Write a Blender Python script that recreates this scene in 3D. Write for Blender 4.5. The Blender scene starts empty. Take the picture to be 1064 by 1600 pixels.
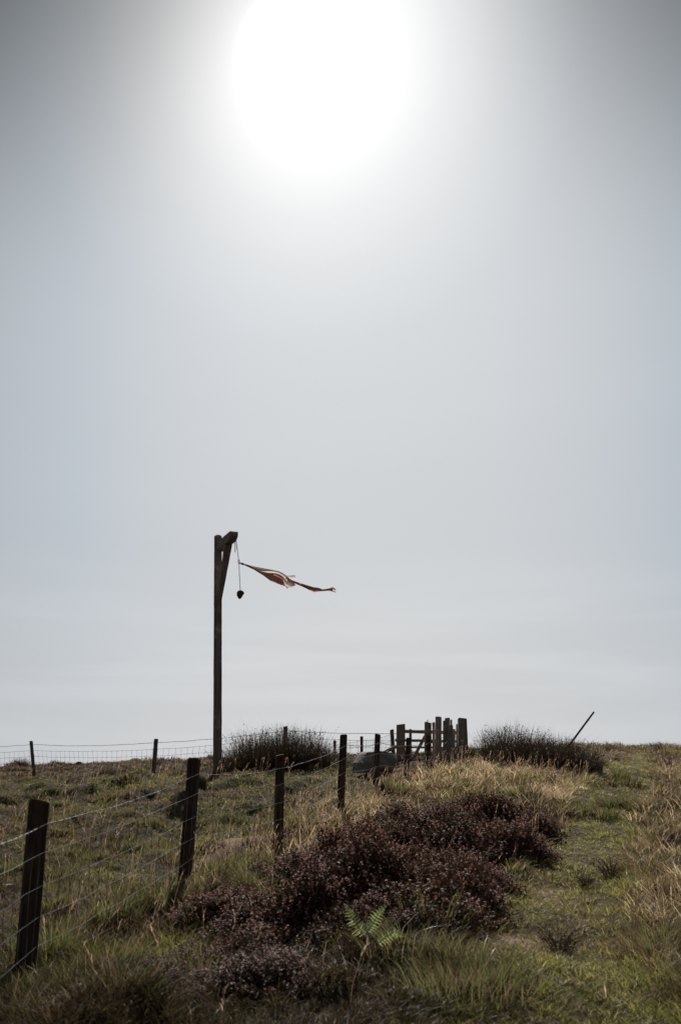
import bpy, math, random
import numpy as np
from mathutils import Vector, Matrix, Quaternion

# ------------------------------------------------------------------ camera, world, sun, exposure
S = bpy.context.scene
C = S.collection
R = math.radians
F = 1555.0                      # focal length in photo pixels (35 mm on a 36 mm tall frame)
HOR = 1205.0                    # row of the true horizon
CAMZ = 1.6
PITCH = math.atan((HOR - 800.0) / F)
cam_d = bpy.data.cameras.new('camera')
cam_d.sensor_fit = 'VERTICAL'; cam_d.sensor_height = 36.0; cam_d.sensor_width = 24.0
cam_d.lens = 35.0
cam_d.clip_start = 0.1; cam_d.clip_end = 9000
cam_d.dof.use_dof = True; cam_d.dof.focus_distance = 14.0; cam_d.dof.aperture_fstop = 3.2
cam = bpy.data.objects.new('camera', cam_d); C.objects.link(cam)
cam.location = (0, 0, CAMZ); cam.rotation_euler = (R(90) + PITCH, 0, 0)
S.camera = cam
cP, sP = math.cos(PITCH), math.sin(PITCH)

def ray(px, py):
    u = (px - 532.0) / F; v = (800.0 - py) / F
    return (u, cP - v * sP, sP + v * cP)
def at(px, py, Y):
    r = ray(px, py); t = Y / r[1]
    return Vector((r[0] * t, Y, CAMZ + r[2] * t))

SUN = Vector(ray(466, 94)).normalized()
SUN_EL = math.asin(SUN.z); SUN_AZ = math.atan2(SUN.x, SUN.y)

S.view_settings.view_transform = 'Standard'; S.view_settings.look = 'None'
S.view_settings.exposure = 0.0; S.view_settings.gamma = 1.0; S.view_settings.use_curve_mapping = False
S.render.engine = 'CYCLES'
try:
    S.cycles.max_bounces = 6; S.cycles.transparent_max_bounces = 8
except Exception: pass

W = bpy.data.worlds.new('World'); S.world = W; W.use_nodes = True
nt = W.node_tree; nt.nodes.clear()
def N(t, **k):
    n = nt.nodes.new(t)
    for a, b in k.items(): setattr(n, a, b)
    return n
def L(a, b): nt.links.new(a, b)
def M(op, a, b=None, clamp=False):
    n = N('ShaderNodeMath', operation=op, use_clamp=clamp)
    for i, v in enumerate((a, b)):
        if v is None: continue
        if isinstance(v, (int, float)): n.inputs[i].default_value = v
        else: L(v, n.inputs[i])
    return n.outputs[0]
def ramp(fac, pts, interp='LINEAR'):
    n = N('ShaderNodeValToRGB'); n.color_ramp.interpolation = interp
    e = n.color_ramp.elements
    while len(e) < len(pts): e.new(0.5)
    for i, (p, c) in enumerate(pts):
        e[i].position = p
        e[i].color = (c, c, c, 1) if isinstance(c, (int, float)) else tuple(c) + (1,)
    L(fac, n.inputs[0]); return n.outputs[0]
tc = N('ShaderNodeTexCoord')
D = tc.outputs['Generated']
sep = N('ShaderNodeSeparateXYZ'); L(D, sep.inputs[0])
dot = N('ShaderNodeVectorMath', operation='DOT_PRODUCT'); L(D, dot.inputs[0]); dot.inputs[1].default_value = SUN
ang = M('ARCCOSINE', M('MINIMUM', dot.outputs['Value'], 0.999999))
angd = M('DIVIDE', ang, math.pi)                       # 0..1 over 180 degrees
# bright milky aureole round the sun, seen through a thin veil of cloud
glow = ramp(angd, [(0.0, 1.0), (0.010, .60), (0.018, .28), (0.024, .232), (0.029, .204), (0.035, .174), (0.043, .138), (0.058, .094), (0.083, .052), (0.13, .026), (0.2, 0), (1, 0)], 'LINEAR')
glow = M('MULTIPLY', glow, 2.0)
veil = ramp(angd, [(0.0, .60), (0.08, .59), (0.17, .60), (0.245, .57), (0.32, .24), (0.5, .12), (1, .08)], 'EASE')
# veil dimmed high up and to the sides to paint in a lens vignette
x2 = M('POWER', M('MULTIPLY', M('ABSOLUTE', M('SUBTRACT', sep.outputs[0], .03)), 3.05), 2.6)
zc = M('MINIMUM', M('MAXIMUM', sep.outputs[2], 0.0), .68)
hi = M('ADD', M('MULTIPLY', M('POWER', zc, 9.0), 190.0), M('ADD', M('MULTIPLY', zc, .34), .09))
thin = M('DIVIDE', 1.0, M('ADD', 1.0, M('MULTIPLY', M('MINIMUM', x2, 2.0), hi)))
tex = N('ShaderNodeTexNoise'); tex.inputs['Scale'].default_value = 1.0; tex.inputs['Detail'].default_value = 5
mp = N('ShaderNodeMapping'); L(D, mp.inputs[0]); mp.inputs['Scale'].default_value = (1.6, 1.6, 11.0)
mp.inputs['Rotation'].default_value = (0, R(4), 0)
L(mp.outputs[0], tex.inputs['Vector'])
cl = M('ADD', M('MULTIPLY', M('SUBTRACT', tex.outputs['Fac'], .5), .07), 1.0)
lum = M('ADD', M('MULTIPLY', M('MULTIPLY', veil, thin), cl), M('MULTIPLY', glow, M('ADD', M('MULTIPLY', thin, .6), .4)))
horizon = ramp(sep.outputs[2], [(0.0, .05), (0.10, .03), (0.25, 0.0), (1, 0)], 'EASE')
st = N('ShaderNodeTexNoise'); st.inputs['Scale'].default_value = 1.0; st.inputs['Detail'].default_value = 6; st.inputs['Distortion'].default_value = .4
mp2 = N('ShaderNodeMapping'); L(D, mp2.inputs[0]); mp2.inputs['Scale'].default_value = (3.2, 3.2, 34.0); mp2.inputs['Rotation'].default_value = (0, R(-2.5), 0); mp2.inputs['Location'].default_value = (4.3, 1.1, 0.4)
L(mp2.outputs[0], st.inputs['Vector'])
streak = M('MULTIPLY', ramp(st.outputs['Fac'], [(.45, 0.0), (.72, 1.0)]), ramp(sep.outputs[2], [(0.0, .6), (.09, 1.0), (.24, 0.0)]))
lum = M('ADD', M('ADD', lum, horizon), M('MULTIPLY', streak, .05))
tint = N('ShaderNodeMix', data_type='RGBA')
L(M('MULTIPLY', M('ADD', M('MULTIPLY', x2, .9), .38, True), M('MULTIPLY', ramp(sep.outputs[2], [(0.0, .30), (.22, 1.0)]), ramp(angd, [(0.0, 0.0), (.032, .08), (.075, 1.0)]))), tint.inputs[0])
tint.inputs[6].default_value = (1.0, 1.0, 1.0, 1); tint.inputs[6].default_value = (1.0, 1.0, 1.0, 1); tint.inputs[7].default_value = (.89, .972, 1.055, 1)
vm = N('ShaderNodeVectorMath', operation='SCALE'); L(tint.outputs[2], vm.inputs[0]); L(lum, vm.inputs['Scale'])
sky = N('ShaderNodeTexSky', sky_type='NISHITA'); sky.sun_disc = False
sky.sun_elevation = SUN_EL; sky.sun_rotation = SUN_AZ; sky.dust_density = 4.0; sky.altitude = 300
hs = N('ShaderNodeHueSaturation'); hs.inputs['Saturation'].default_value = .35; L(sky.outputs[0], hs.inputs['Color'])
sk = N('ShaderNodeVectorMath', operation='SCALE'); L(hs.outputs[0], sk.inputs[0]); sk.inputs['Scale'].default_value = 0.0008
add = N('ShaderNodeVectorMath', operation='ADD'); L(vm.outputs[0], add.inputs[0]); L(sk.outputs[0], add.inputs[1])
bg = N('ShaderNodeBackground'); L(add.outputs[0], bg.inputs[0]); bg.inputs[1].default_value = 1.0
out = N('ShaderNodeOutputWorld'); L(bg.outputs[0], out.inputs[0])

sun_d = bpy.data.lights.new('sun', 'SUN'); sun_d.energy = 5.0; sun_d.angle = R(0.55); sun_d.color = (1.0, .93, .84)
sun = bpy.data.objects.new('sun', sun_d); C.objects.link(sun)
sun.rotation_euler = SUN.to_track_quat('Z', 'Y').to_euler(); sun.location = (0, 0, 40)

# ------------------------------------------------------------------ helpers
rng = np.random.default_rng(7)
random.seed(11)

def mat(name, rough=.8, spec=.3):
    m = bpy.data.materials.new(name); m.use_nodes = True
    b = m.node_tree.nodes['Principled BSDF']
    b.inputs['Roughness'].default_value = rough; b.inputs['Specular IOR Level'].default_value = spec
    return m, m.node_tree, b

def wood_mat(name, c1, c2, scale=1.0, lichen=None):
    m, t, b = mat(name, .85, .2)
    n, l = t.nodes, t.links
    tc = n.new('ShaderNodeTexCoord'); mp = n.new('ShaderNodeMapping')
    mp.inputs['Scale'].default_value = (38 * scale, 38 * scale, 2.2 * scale)
    l.new(tc.outputs['Object'], mp.inputs[0])
    a = n.new('ShaderNodeTexNoise'); a.inputs['Scale'].default_value = 1.0; a.inputs['Detail'].default_value = 8
    a.inputs['Distortion'].default_value = .6
    l.new(mp.outputs[0], a.inputs['Vector'])
    r = n.new('ShaderNodeValToRGB'); r.color_ramp.elements[0].position = .32; r.color_ramp.elements[1].position = .72
    r.color_ramp.elements[0].color = tuple(c1) + (1,); r.color_ramp.elements[1].color = tuple(c2) + (1,)
    l.new(a.outputs['Fac'], r.inputs[0])
    p = n.new('ShaderNodeTexNoise'); p.inputs['Scale'].default_value = 5; p.inputs['Detail'].default_value = 6
    l.new(tc.outputs['Object'], p.inputs['Vector'])
    pr = n.new('ShaderNodeValToRGB'); pr.color_ramp.elements[0].position = .55; pr.color_ramp.elements[1].position = .72
    l.new(p.outputs['Fac'], pr.inputs[0])
    mx = n.new('ShaderNodeMix'); mx.data_type = 'RGBA'
    l.new(pr.outputs[0], mx.inputs[0]); l.new(r.outputs[0], mx.inputs[6])
    lc = lichen or tuple(v * 1.5 for v in c2)
    mx.inputs[7].default_value = tuple(lc) + (1,)
    l.new(mx.outputs[2], b.inputs['Base Color'])
    bp = n.new('ShaderNodeBump'); bp.inputs['Strength'].default_value = 1; bp.inputs['Distance'].default_value = .02
    l.new(a.outputs['Fac'], bp.inputs['Height']); l.new(bp.outputs[0], b.inputs['Normal'])
    return m

def leaf_mat(name, trans=.35, rough=.45, spec=.35, attr=True, color=(.1, .1, .04), tmul=1.3, edge=None):
    """thin foliage: colour from the 'tone' attribute, light passes through"""
    m, t, b = mat(name, rough, spec)
    n, l = t.nodes, t.links
    o = n['Material Output']
    tr = n.new('ShaderNodeBsdfTranslucent'); mx = n.new('ShaderNodeMixShader'); mx.inputs[0].default_value = trans
    if attr:
        a = n.new('ShaderNodeAttribute'); a.attribute_name = 'tone'
        l.new(a.outputs['Color'], b.inputs['Base Color'])
        v = n.new('ShaderNodeVectorMath'); v.operation = 'SCALE'; v.inputs['Scale'].default_value = tmul
        l.new(a.outputs['Color'], v.inputs[0]); l.new(v.outputs[0], tr.inputs[0])
    else:
        b.inputs['Base Color'].default_value = tuple(color) + (1,)
        tr.inputs[0].default_value = tuple(min(1, c * tmul) for c in color) + (1,)
    l.new(b.outputs[0], mx.inputs[1]); l.new(tr.outputs[0], mx.inputs[2]); l.new(mx.outputs[0], o.inputs[0])
    return m

def mesh_np(name, verts, quads=None, tris=None, tone=None, smooth=False):
    """fast mesh from numpy arrays"""
    me = bpy.data.meshes.new(name)
    verts = np.asarray(verts, dtype=np.float32)
    nq = 0 if quads is None else len(quads); ntr = 0 if tris is None else len(tris)
    me.vertices.add(len(verts)); me.vertices.foreach_set('co', verts.ravel())
    loops = []
    if nq: loops.append(np.asarray(quads, dtype=np.int32).ravel())
    if ntr: loops.append(np.asarray(tris, dtype=np.int32).ravel())
    loops = np.concatenate(loops)
    me.loops.add(len(loops)); me.loops.foreach_set('vertex_index', loops)
    me.polygons.add(nq + ntr)
    st = np.concatenate([np.arange(nq) * 4, nq * 4 + np.arange(ntr) * 3]).astype(np.int32)
    me.polygons.foreach_set('loop_start', st)
    if tone is not None:
        at_ = me.attributes.new('tone', 'FLOAT_COLOR', 'POINT')
        c4 = np.ones((len(verts), 4), dtype=np.float32); c4[:, :3] = tone
        at_.data.foreach_set('color', c4.ravel())
    me.update(calc_edges=True)
    if smooth: me.polygons.foreach_set('use_smooth', np.ones(nq + ntr, dtype=bool))
    me.validate()
    return me

def tag(o, label=None, cat=None, group=None, kind=None):
    if label: o['label'] = label
    if cat: o['category'] = cat
    if group: o['group'] = group
    if kind: o['kind'] = kind
    return o
def empty(name, loc):
    o = bpy.data.objects.new(name, None); C.objects.link(o); o.location = loc; o.empty_display_size = .2
    return o
def place(name, me, m, parent=None, loc=(0, 0, 0)):
    """link a mesh; loc is in world space, the parent (an unrotated empty) is subtracted"""
    o = bpy.data.objects.new(name, me); C.objects.link(o)
    if m is not None: me.materials.append(m)
    loc = Vector(loc)
    if parent is not None:
        o.parent = parent; loc = loc - Vector(parent.location)
    o.location = loc
    return o
def copy_tree(o, parent=None):
    c = o.copy(); C.objects.link(c); c.parent = parent
    for ch in o.children: copy_tree(ch, c)
    return c

ORD = ['first', 'second', 'third', 'fourth', 'fifth', 'sixth', 'seventh', 'eighth', 'ninth', 'tenth', 'eleventh', 'twelfth', 'thirteenth']
class MB:
    """collects shapes into ONE mesh; coordinates are world, origin is subtracted when built"""
    def __init__(s): s.v = []; s.f = []
    def add(s, vs, fs):
        b = len(s.v); s.v += [tuple(v) for v in vs]; s.f += [tuple(b + i for i in f) for f in fs]
    def loft(s, rings, cap=True, closed=True):
        n = len(rings[0]); vs = [p for r in rings for p in r]; fs = []
        for i in range(len(rings) - 1):
            for j in range(n if closed else n - 1):
                k = (j + 1) % n
                fs.append((i * n + j, i * n + k, (i + 1) * n + k, (i + 1) * n + j))
        if cap and closed:
            fs.append(tuple(range(n - 1, -1, -1))); fs.append(tuple(range((len(rings) - 1) * n, len(rings) * n)))
        s.add(vs, fs)
    def tube(s, pts, r, n=6, cap=True):
        pts = [Vector(p) for p in pts]; rings = []
        up = Vector((0, 0, 1))
        for i, p in enumerate(pts):
            t = (pts[min(i + 1, len(pts) - 1)] - pts[max(i - 1, 0)]).normalized()
            a = t.cross(up)
            if a.length < .05: a = t.cross(Vector((0, 1, 0)))
            a.normalize(); b = a.cross(t)
            rr = r[i] if isinstance(r, (list, tuple)) else r
            rings.append([p + (a * math.cos(2 * math.pi * k / n) + b * math.sin(2 * math.pi * k / n)) * rr for k in range(n)])
        s.loft(rings, cap)
    def beam(s, p0, p1, w, d, side=None, bevel=.012, seg=6, jit=.003, taper=(1, 1), top='flat', seed=0):
        """squared timber from p0 to p1 with chamfered edges; w along 'side', d across"""
        rr = random.Random(seed); p0 = Vector(p0); p1 = Vector(p1)
        t = (p1 - p0).normalized(); side = Vector(side or (1, 0, 0)); side = (side - t * side.dot(t)).normalized()
        o = t.cross(side)
        rings = []
        def ring(c, sc, k=1.0):
            hw, hd, bv = w / 2 * sc * k, d / 2 * sc * k, bevel
            q = [(-hw + bv, -hd), (hw - bv, -hd), (hw, -hd + bv), (hw, hd - bv), (hw - bv, hd), (-hw + bv, hd), (-hw, hd - bv), (-hw, -hd + bv)]
            return [c + side * (a + rr.uniform(-jit, jit)) + o * (b + rr.uniform(-jit, jit)) for a, b in q]
        for i in range(seg + 1):
            f = i / seg; rings.append(ring(p0.lerp(p1, f), taper[0] + (taper[1] - taper[0]) * f))
        if top == 'pyramid':
            rings.append(ring(p1 + t * w * .18, taper[1], .62)); rings.append(ring(p1 + t * w * .27, taper[1], .32))
        elif top == 'worn':
            c = p1 + t * .012
            rg = ring(c, taper[1], .88); tilt = rr.uniform(-.25, .25)
            rings.append([v + t * ((v - c).dot(side) * tilt) for v in rg])
        s.loft(rings)
    def build(s, name, m, parent=None, origin=None, smooth=False):
        if origin is None:
            origin = Vector(parent.location) if parent is not None else Vector((0, 0, 0))
        origin = Vector(origin)
        me = bpy.data.meshes.new(name)
        me.from_pydata([tuple(Vector(v) - origin) for v in s.v], [], s.f); me.update()
        if smooth:
            for p in me.polygons: p.use_smooth = True
        return place(name, me, m, parent, origin)

# ------------------------------------------------------------------ terrain height
def _hash(ix, iy, seed):
    h = (ix.astype(np.int64) * 374761393 + iy.astype(np.int64) * 668265263 + seed * 982451653) & 0xffffffff
    h = ((h ^ (h >> 13)) * 1274126177) & 0xffffffff
    h = h ^ (h >> 16)
    return (h & 0xffffff) / float(0xffffff)
def vnoise(x, y, seed=0):
    x = np.asarray(x, float); y = np.asarray(y, float)
    ix = np.floor(x); iy = np.floor(y); fx = x - ix; fy = y - iy
    fx = fx * fx * (3 - 2 * fx); fy = fy * fy * (3 - 2 * fy)
    a = _hash(ix, iy, seed); b = _hash(ix + 1, iy, seed); c = _hash(ix, iy + 1, seed); d = _hash(ix + 1, iy + 1, seed)
    return (a + (b - a) * fx) * (1 - fy) + (c + (d - c) * fx) * fy
def fbm(x, y, seed=0, oct=3):
    s = 0; a = .5; t = 0
    for k in range(oct):
        s = s + a * vnoise(x * 2 ** k + 17.3 * k, y * 2 ** k - 9.1 * k, seed + k); t += a; a *= .5
    return s / t
def sstep(a, b, x):
    t = np.clip((np.asarray(x, float) - a) / (b - a), 0, 1); return t * t * (3 - 2 * t)

CT = [  # photo column, photo row, distance: where the ground surface is seen
 (0, 1600, 5.2), (300, 1600, 5.1), (560, 1600, 5.0), (800, 1600, 5.1), (1064, 1600, 5.2),
 (40, 1520, 6.6), (200, 1490, 7.2), (290, 1392, 9.3), (400, 1460, 7.2), (435, 1348, 11.6), (532, 1284, 14.3), (587, 1240, 17.0),
 (632, 1224, 19.3), (668, 1215, 21.5), (620, 1480, 6.6), (620, 1400, 8.6), (640, 1330, 11), (560, 1340, 11.0), (700, 1290, 13.2), (800, 1290, 13.4),
 (850, 1340, 10.8), (800, 1490, 6.8), (900, 1500, 6.7), (900, 1410, 9.2), (950, 1330, 12.4), (1064, 1500, 6.8), (1064, 1400, 9.0), (1064, 1300, 13.0),
 (1000, 1250, 18), (1000, 1210, 25), (1000, 1183, 36), (1000, 1170, 44), (1200, 1168, 44), (1200, 1300, 13), (860, 1168, 44),
 (760, 1235, 16.4), (760, 1200, 19.6), (740, 1180, 22), (860, 1232, 16.6), (850, 1200, 19.8), (930, 1207, 20.5), (820, 1180, 24),
 (590, 1212, 20.2), (560, 1196, 24), (630, 1188, 24.2), (700, 1186, 24.5), (600, 1186, 30), (500, 1192, 30),
 (480, 1222, 19.5), (450, 1207, 24.5), (341, 1206, 23), (240, 1212, 27.3), (52, 1221, 30), (180, 1305, 14), (100, 1255, 20), (330, 1290, 14), (400, 1250, 17),
 (0, 1300, 13.5), (-150, 1250, 20), (-150, 1520, 6.6), (0, 1203.5, 45), (-200, 1206, 45), (110, 1197, 43), (300, 1190, 42), (480, 1189, 40),
]
pts = [(at(a, b, c).x, c, at(a, b, c).z) for a, b, c in CT]
pts += [(0, 0, 0), (-4, 0, -.05), (4, 0, .05), (0, -12, -.6), (-25, -12, -.8), (25, -12, -.4), (-25, 8, -.1), (22, 8, .6), (22, 28, 1.6),
        (-30, 70, .4), (0, 70, .5), (30, 70, .7), (-60, 40, .3), (60, 40, .8), (4, 58, 1.2), (14, 58, 1.4)]
P = np.array(pts)
def _tps_k(r2): return .5 * r2 * np.log(r2 + 1e-9)
_n = len(P); _A = np.zeros((_n + 3, _n + 3))
_d2 = (P[:, None, 0] - P[None, :, 0]) ** 2 + (P[:, None, 1] - P[None, :, 1]) ** 2
_A[:_n, :_n] = _tps_k(_d2) + np.eye(_n) * .6
_A[:_n, _n] = 1; _A[:_n, _n + 1:] = P[:, :2]; _A[_n, :_n] = 1; _A[_n + 1:, :_n] = P[:, :2].T
_w = np.linalg.solve(_A, np.concatenate([P[:, 2], [0, 0, 0]]))
def Hb(x, y):
    x = np.atleast_1d(np.asarray(x, float)); y = np.atleast_1d(np.asarray(y, float)); out_ = np.empty(len(x))
    for i in range(0, len(x), 60000):
        a, b = x[i:i + 60000], y[i:i + 60000]
        ac, bc = np.clip(a, -70, 70), np.clip(b, -20, 80)
        d2 = (ac[:, None] - P[None, :, 0]) ** 2 + (bc[:, None] - P[None, :, 1]) ** 2
        out_[i:i + 60000] = _tps_k(d2) @ _w[:_n] + _w[_n] + ac * _w[_n + 1] + bc * _w[_n + 2]
    r = np.hypot(x, y - 15); t = sstep(40, 70, r)
    far = .55 - .002 * np.maximum(r - 40, 0) + (fbm(x / 90., y / 90., 40, 3) - .5) * np.clip(r / 120., 0, 4) * .5
    return out_ * (1 - t) + far * t
PATH = np.array([(at(a, 1300, d).x, d) for a, d in ((830, 3.0), (850, 5.0), (850, 6.2), (880, 8.0), (905, 10), (920, 12.5), (960, 16), (990, 21), (1000, 28), (1010, 44))])
def path_d(x, y):
    return np.abs(x - np.interp(y, PATH[:, 1], PATH[:, 0]))
def H(x, y):
    x = np.atleast_1d(np.asarray(x, float)); y = np.atleast_1d(np.asarray(y, float))
    z = Hb(x, y)
    near = 1 - sstep(60, 120, np.hypot(x, y))
    rough = .35 + .65 * sstep(.3, .9, path_d(x, y))
    z = z + near * rough * ((fbm(x * 1.3, y * 1.1, 3, 3) - .5) * .30 + (fbm(x * 3.6, y * 3.6, 9, 2) - .5) * .15 + sstep(.58, .78, fbm(x * 1.1 + 7, y * .8, 71, 2)) * .13)
    return z
def h1(x, y): return float(H([x], [y])[0])
def X(px, d): return (px - 532.0) / F * d / (cP + .24 * sP) * 1.0 if False else at(px, 1300, d).x

def blobs(x, y, lst):
    s = np.zeros_like(x)
    for (cx, cy, rx, ry, w) in lst:
        s = np.maximum(s, w * np.exp(-(((x - cx) / rx) ** 2 + ((y - cy) / ry) ** 2)))
    return s
GREEN = [(X(500, 20), 20, 1.5, 2.2, 1), (X(425, 16.5), 16.5, 1.3, 2.0, .9), (X(150, 22), 22, 2.4, 1.6, .9), (X(330, 13), 13, 1.1, 1.4, .8),
         (X(190, 10.5), 10.5, 1.2, .9, .8), (X(60, 12), 12, 1.2, .8, .6), (X(560, 19), 19, .8, 1.5, .9), (X(250, 17), 17, 1.5, .9, .6),
         (X(320, 7.0), 7.0, .7, .5, .6), (X(720, 6.0), 6.0, .6, .5, .6), (X(620, 5.4), 5.4, .8, .4, .5), (X(870, 12.4), 12.4, .5, .8, .7),
         (X(720, 7.4), 7.4, .35, .5, .7), (X(1040, 6.2), 6.2, .5, .5, .8), (X(860, 17), 17, .8, 1.0, .6)]
STRAW = [(X(722, 21.4), 21.4, .25, .4, 1.3), (X(556, 14.6), 14.6, .7, 1.9, .9), (X(655, 18.0), 18.0, 1.0, 1.6, 1), (X(715, 21.2), 21.2, .5, .8, 1), (X(740, 18.6), 18.6, 1.7, 2.6, 1), (X(880, 15.5), 15.5, 1.4, 2.6, .95),
         (X(900, 18.5), 18.5, 1.4, 1.5, .9), (X(470, 12), 12, .5, 1.3, .9), (X(1050, 8.4), 8.4, .5, .9, .55), (X(850, 12), 12, .5, 1.4, .8), (X(1064, 11), 11, .5, 1.4, .5),
         (X(1040, 24), 24, 2.0, 4, .5), (X(390, 21), 21, 1.3, .6, .7)]
SOIL = [(X(372, 12.2), 12.2, .34, .42, 1.1), (X(800, 6.9), 6.9, .30, .28, 1), (X(850, 6.6), 6.6, .18, .15, .8), (X(850, 9.4), 9.4, .16, .4, .8), (X(330, 12.0), 12.0, .3, .25, .9),
        (X(150, 9), 9, .4, .3, .6), (X(960, 17.5), 17.5, .22, .25, .7)]
def zones(x, y):
    n1 = fbm(x * .9, y * .9, 21, 3); n2 = fbm(x * 2.6, y * 2.6, 33, 2)
    g = np.clip(blobs(x, y, GREEN) + (n1 - .5) * .9, 0, 1)
    pd = path_d(x, y)
    p = (1 - sstep(.25, .75, pd + (n2 - .5) * .5)) * (1 - sstep(30, 44, y))
    s = np.clip(blobs(x, y, STRAW) + (n2 - .5) * .6, 0, 1) * (1 - p * .8)
    b = np.clip(blobs(x, y, SOIL) + (n2 - .5) * .3, 0, 1)
    return g, s, p, b

# ------------------------------------------------------------------ ground sheet
def spaced(lo_dense, hi_dense, step, far, grow=1.12):
    a = list(np.arange(lo_dense, hi_dense + 1e-6, step))
    s = step; v = a[-1]
    while v < far: s *= grow; v += s; a.append(v)
    s = step; v = a[0]; b = []
    while v > -far: s *= grow; v -= s; b.append(v)
    return np.array(b[::-1] + a)
gx = spaced(-9, 9, .10, 3500, 1.09); gy = spaced(3, 30, .11, 3500, 1.06)
GX, GY = np.meshgrid(gx, gy); fx, fy = GX.ravel(), GY.ravel()
gz = H(fx, fy)
nx, ny = len(gx), len(gy)
ii = (np.arange(ny - 1)[:, None] * nx + np.arange(nx - 1)[None, :]).ravel()
quads = np.stack([ii, ii + 1, ii + nx + 1, ii + nx], 1)
g, s, p, b = zones(fx, fy)
def lerp(a, b_, t): return a + (np.array(b_)[None, :] - a) * t[:, None]
tone = np.tile(np.array([.050, .036, .022]), (len(fx), 1))
tone = lerp(tone, (.050, .062, .020), g * .9); tone = lerp(tone, (.115, .088, .048), s * .75)
tone = lerp(tone, (.090, .082, .036), p * .8); tone = lerp(tone, (.30, .215, .16), b * .95)
far = sstep(26, 46, np.hypot(fx, fy)); tone = lerp(tone, (.085, .048, .034), far * .8)
me = mesh_np('ground', np.stack([fx, fy, gz], 1), quads, None, tone, True)
gm, t, bs = mat('moor_ground', .95, .1)
n, l = t.nodes, t.links
a = n.new('ShaderNodeAttribute'); a.attribute_name = 'tone'
tcn = n.new('ShaderNodeTexCoord')
t1 = n.new('ShaderNodeTexNoise'); t1.inputs['Scale'].default_value = 9; t1.inputs['Detail'].default_value = 8; t1.inputs['Roughness'].default_value = .7
l.new(tcn.outputs['Object'], t1.inputs['Vector'])
rr = n.new('ShaderNodeValToRGB'); rr.color_ramp.elements[0].position = .3; rr.color_ramp.elements[0].color = (.35, .33, .3, 1)
rr.color_ramp.elements[1].position = .7; rr.color_ramp.elements[1].color = (1.5, 1.45, 1.35, 1)
l.new(t1.outputs['Fac'], rr.inputs[0])
mm = n.new('ShaderNodeMix'); mm.data_type = 'RGBA'; mm.blend_type = 'MULTIPLY'; mm.inputs[0].default_value = 1
l.new(a.outputs['Color'], mm.inputs[6]); l.new(rr.outputs[0], mm.inputs[7]); l.new(mm.outputs[2], bs.inputs['Base Color'])
bp = n.new('ShaderNodeBump'); bp.inputs['Strength'].default_value = 1; bp.inputs['Distance'].default_value = .05
l.new(t1.outputs['Fac'], bp.inputs['Height']); l.new(bp.outputs[0], bs.inputs['Normal'])
ground = place('ground', me, gm); tag(ground, kind='structure')

# ------------------------------------------------------------------ grass
def blades(base, h, w, az, lean_az, lean, col, tipcol=None, droop=.35):
    """n blades -> vertices, quads, tris, tone (7 verts each)"""
    n_ = len(h); ts = np.array([0, .38, .74, 1.0]); ws = np.array([.85, 1.0, .6, 0])
    side = np.stack([np.cos(az), np.sin(az), np.zeros(n_)], 1)
    ld = np.stack([np.cos(lean_az), np.sin(lean_az), np.zeros(n_)], 1)
    V = np.zeros((n_, 7, 3)); T = np.zeros((n_, 7, 3))
    if tipcol is None: tipcol = col
    k = 0
    for i, (t_, w_) in enumerate(zip(ts, ws)):
        c = base + ld * (h * lean * t_ ** 1.8)[:, None]
        c[:, 2] += h * t_ * (1 - droop * np.minimum(lean, 1.5) * t_)
        cc = col + (tipcol - col) * t_ ** 1.5
        if i < 3:
            V[:, k] = c - side * (w * w_ * .5)[:, None]; V[:, k + 1] = c + side * (w * w_ * .5)[:, None]
            T[:, k] = cc; T[:, k + 1] = cc; k += 2
        else: V[:, k] = c; T[:, k] = cc
    o = (np.arange(n_) * 7)[:, None]
    q = np.concatenate([o + np.array([[0, 1, 3, 2]]), o + np.array([[2, 3, 5, 4]])], 0)
    tr = o + np.array([[4, 5, 6]])
    return V.reshape(-1, 3), q, tr, T.reshape(-1, 3)

def sample(n_, y0, y1, pw=2.0, marg=1.35):
    """points denser near the camera side of the moor, in real space"""
    u = rng.random(n_)
    k = 1 - pw + 1      # density per area ~ y^-pw, strip width ~ y
    yy = (y0 ** k + u * (y1 ** k - y0 ** k)) ** (1 / k) if abs(k) > 1e-6 else y0 * (y1 / y0) ** u
    hw = .36 * yy * marg + .8
    xx = (rng.random(n_) * 2 - 1) * hw
    return xx, yy

BUSH_ZONE = []   # (x, y, r) kept clear of tall grass (filled before the grass is built)
HROWS = [('front row', [(362, 7.7, .36, .66), (410, 7.2, .36, .62), (440, 7.3, .42, .80), (505, 7.1, .46, .95), (568, 7.5, .44, 1.12), (630, 7.2, .46, .95), (690, 7.6, .42, 1.0)]),
 ('second row', [(425, 8.7, .40, .62), (490, 8.8, .44, .85), (553, 9.1, .48, 1.05), (612, 8.8, .46, .9), (668, 9.1, .50, 1.15), (722, 8.8, .42, .85)]),
 ('third row', [(510, 10.4, .42, .78), (565, 10.7, .48, 1.0), (622, 10.4, .46, .85), (680, 10.8, .52, 1.12), (738, 10.4, .48, .92), (785, 10.7, .46, 1.1)]),
 ('back row', [(580, 12.3, .44, .8), (638, 12.9, .52, 1.15), (697, 12.5, .46, .85), (748, 13.0, .48, 1.0), (790, 12.4, .46, 1.12), (818, 12.4, .40, .75)])]
heather_spots = [q for _, r0 in HROWS for q in r0]
for px, d, r_, hs_ in heather_spots: BUSH_ZONE.append((X(px, d), d, r_ * .85))
def clear_of(x, y, zs, k=1.0):
    ok = np.ones(len(x), bool)
    for (cx, cy, r_) in zs: ok &= ((x - cx) ** 2 + (y - cy) ** 2) > (r_ * k) ** 2
    return ok | (rng.random(len(x)) < .16)

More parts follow.
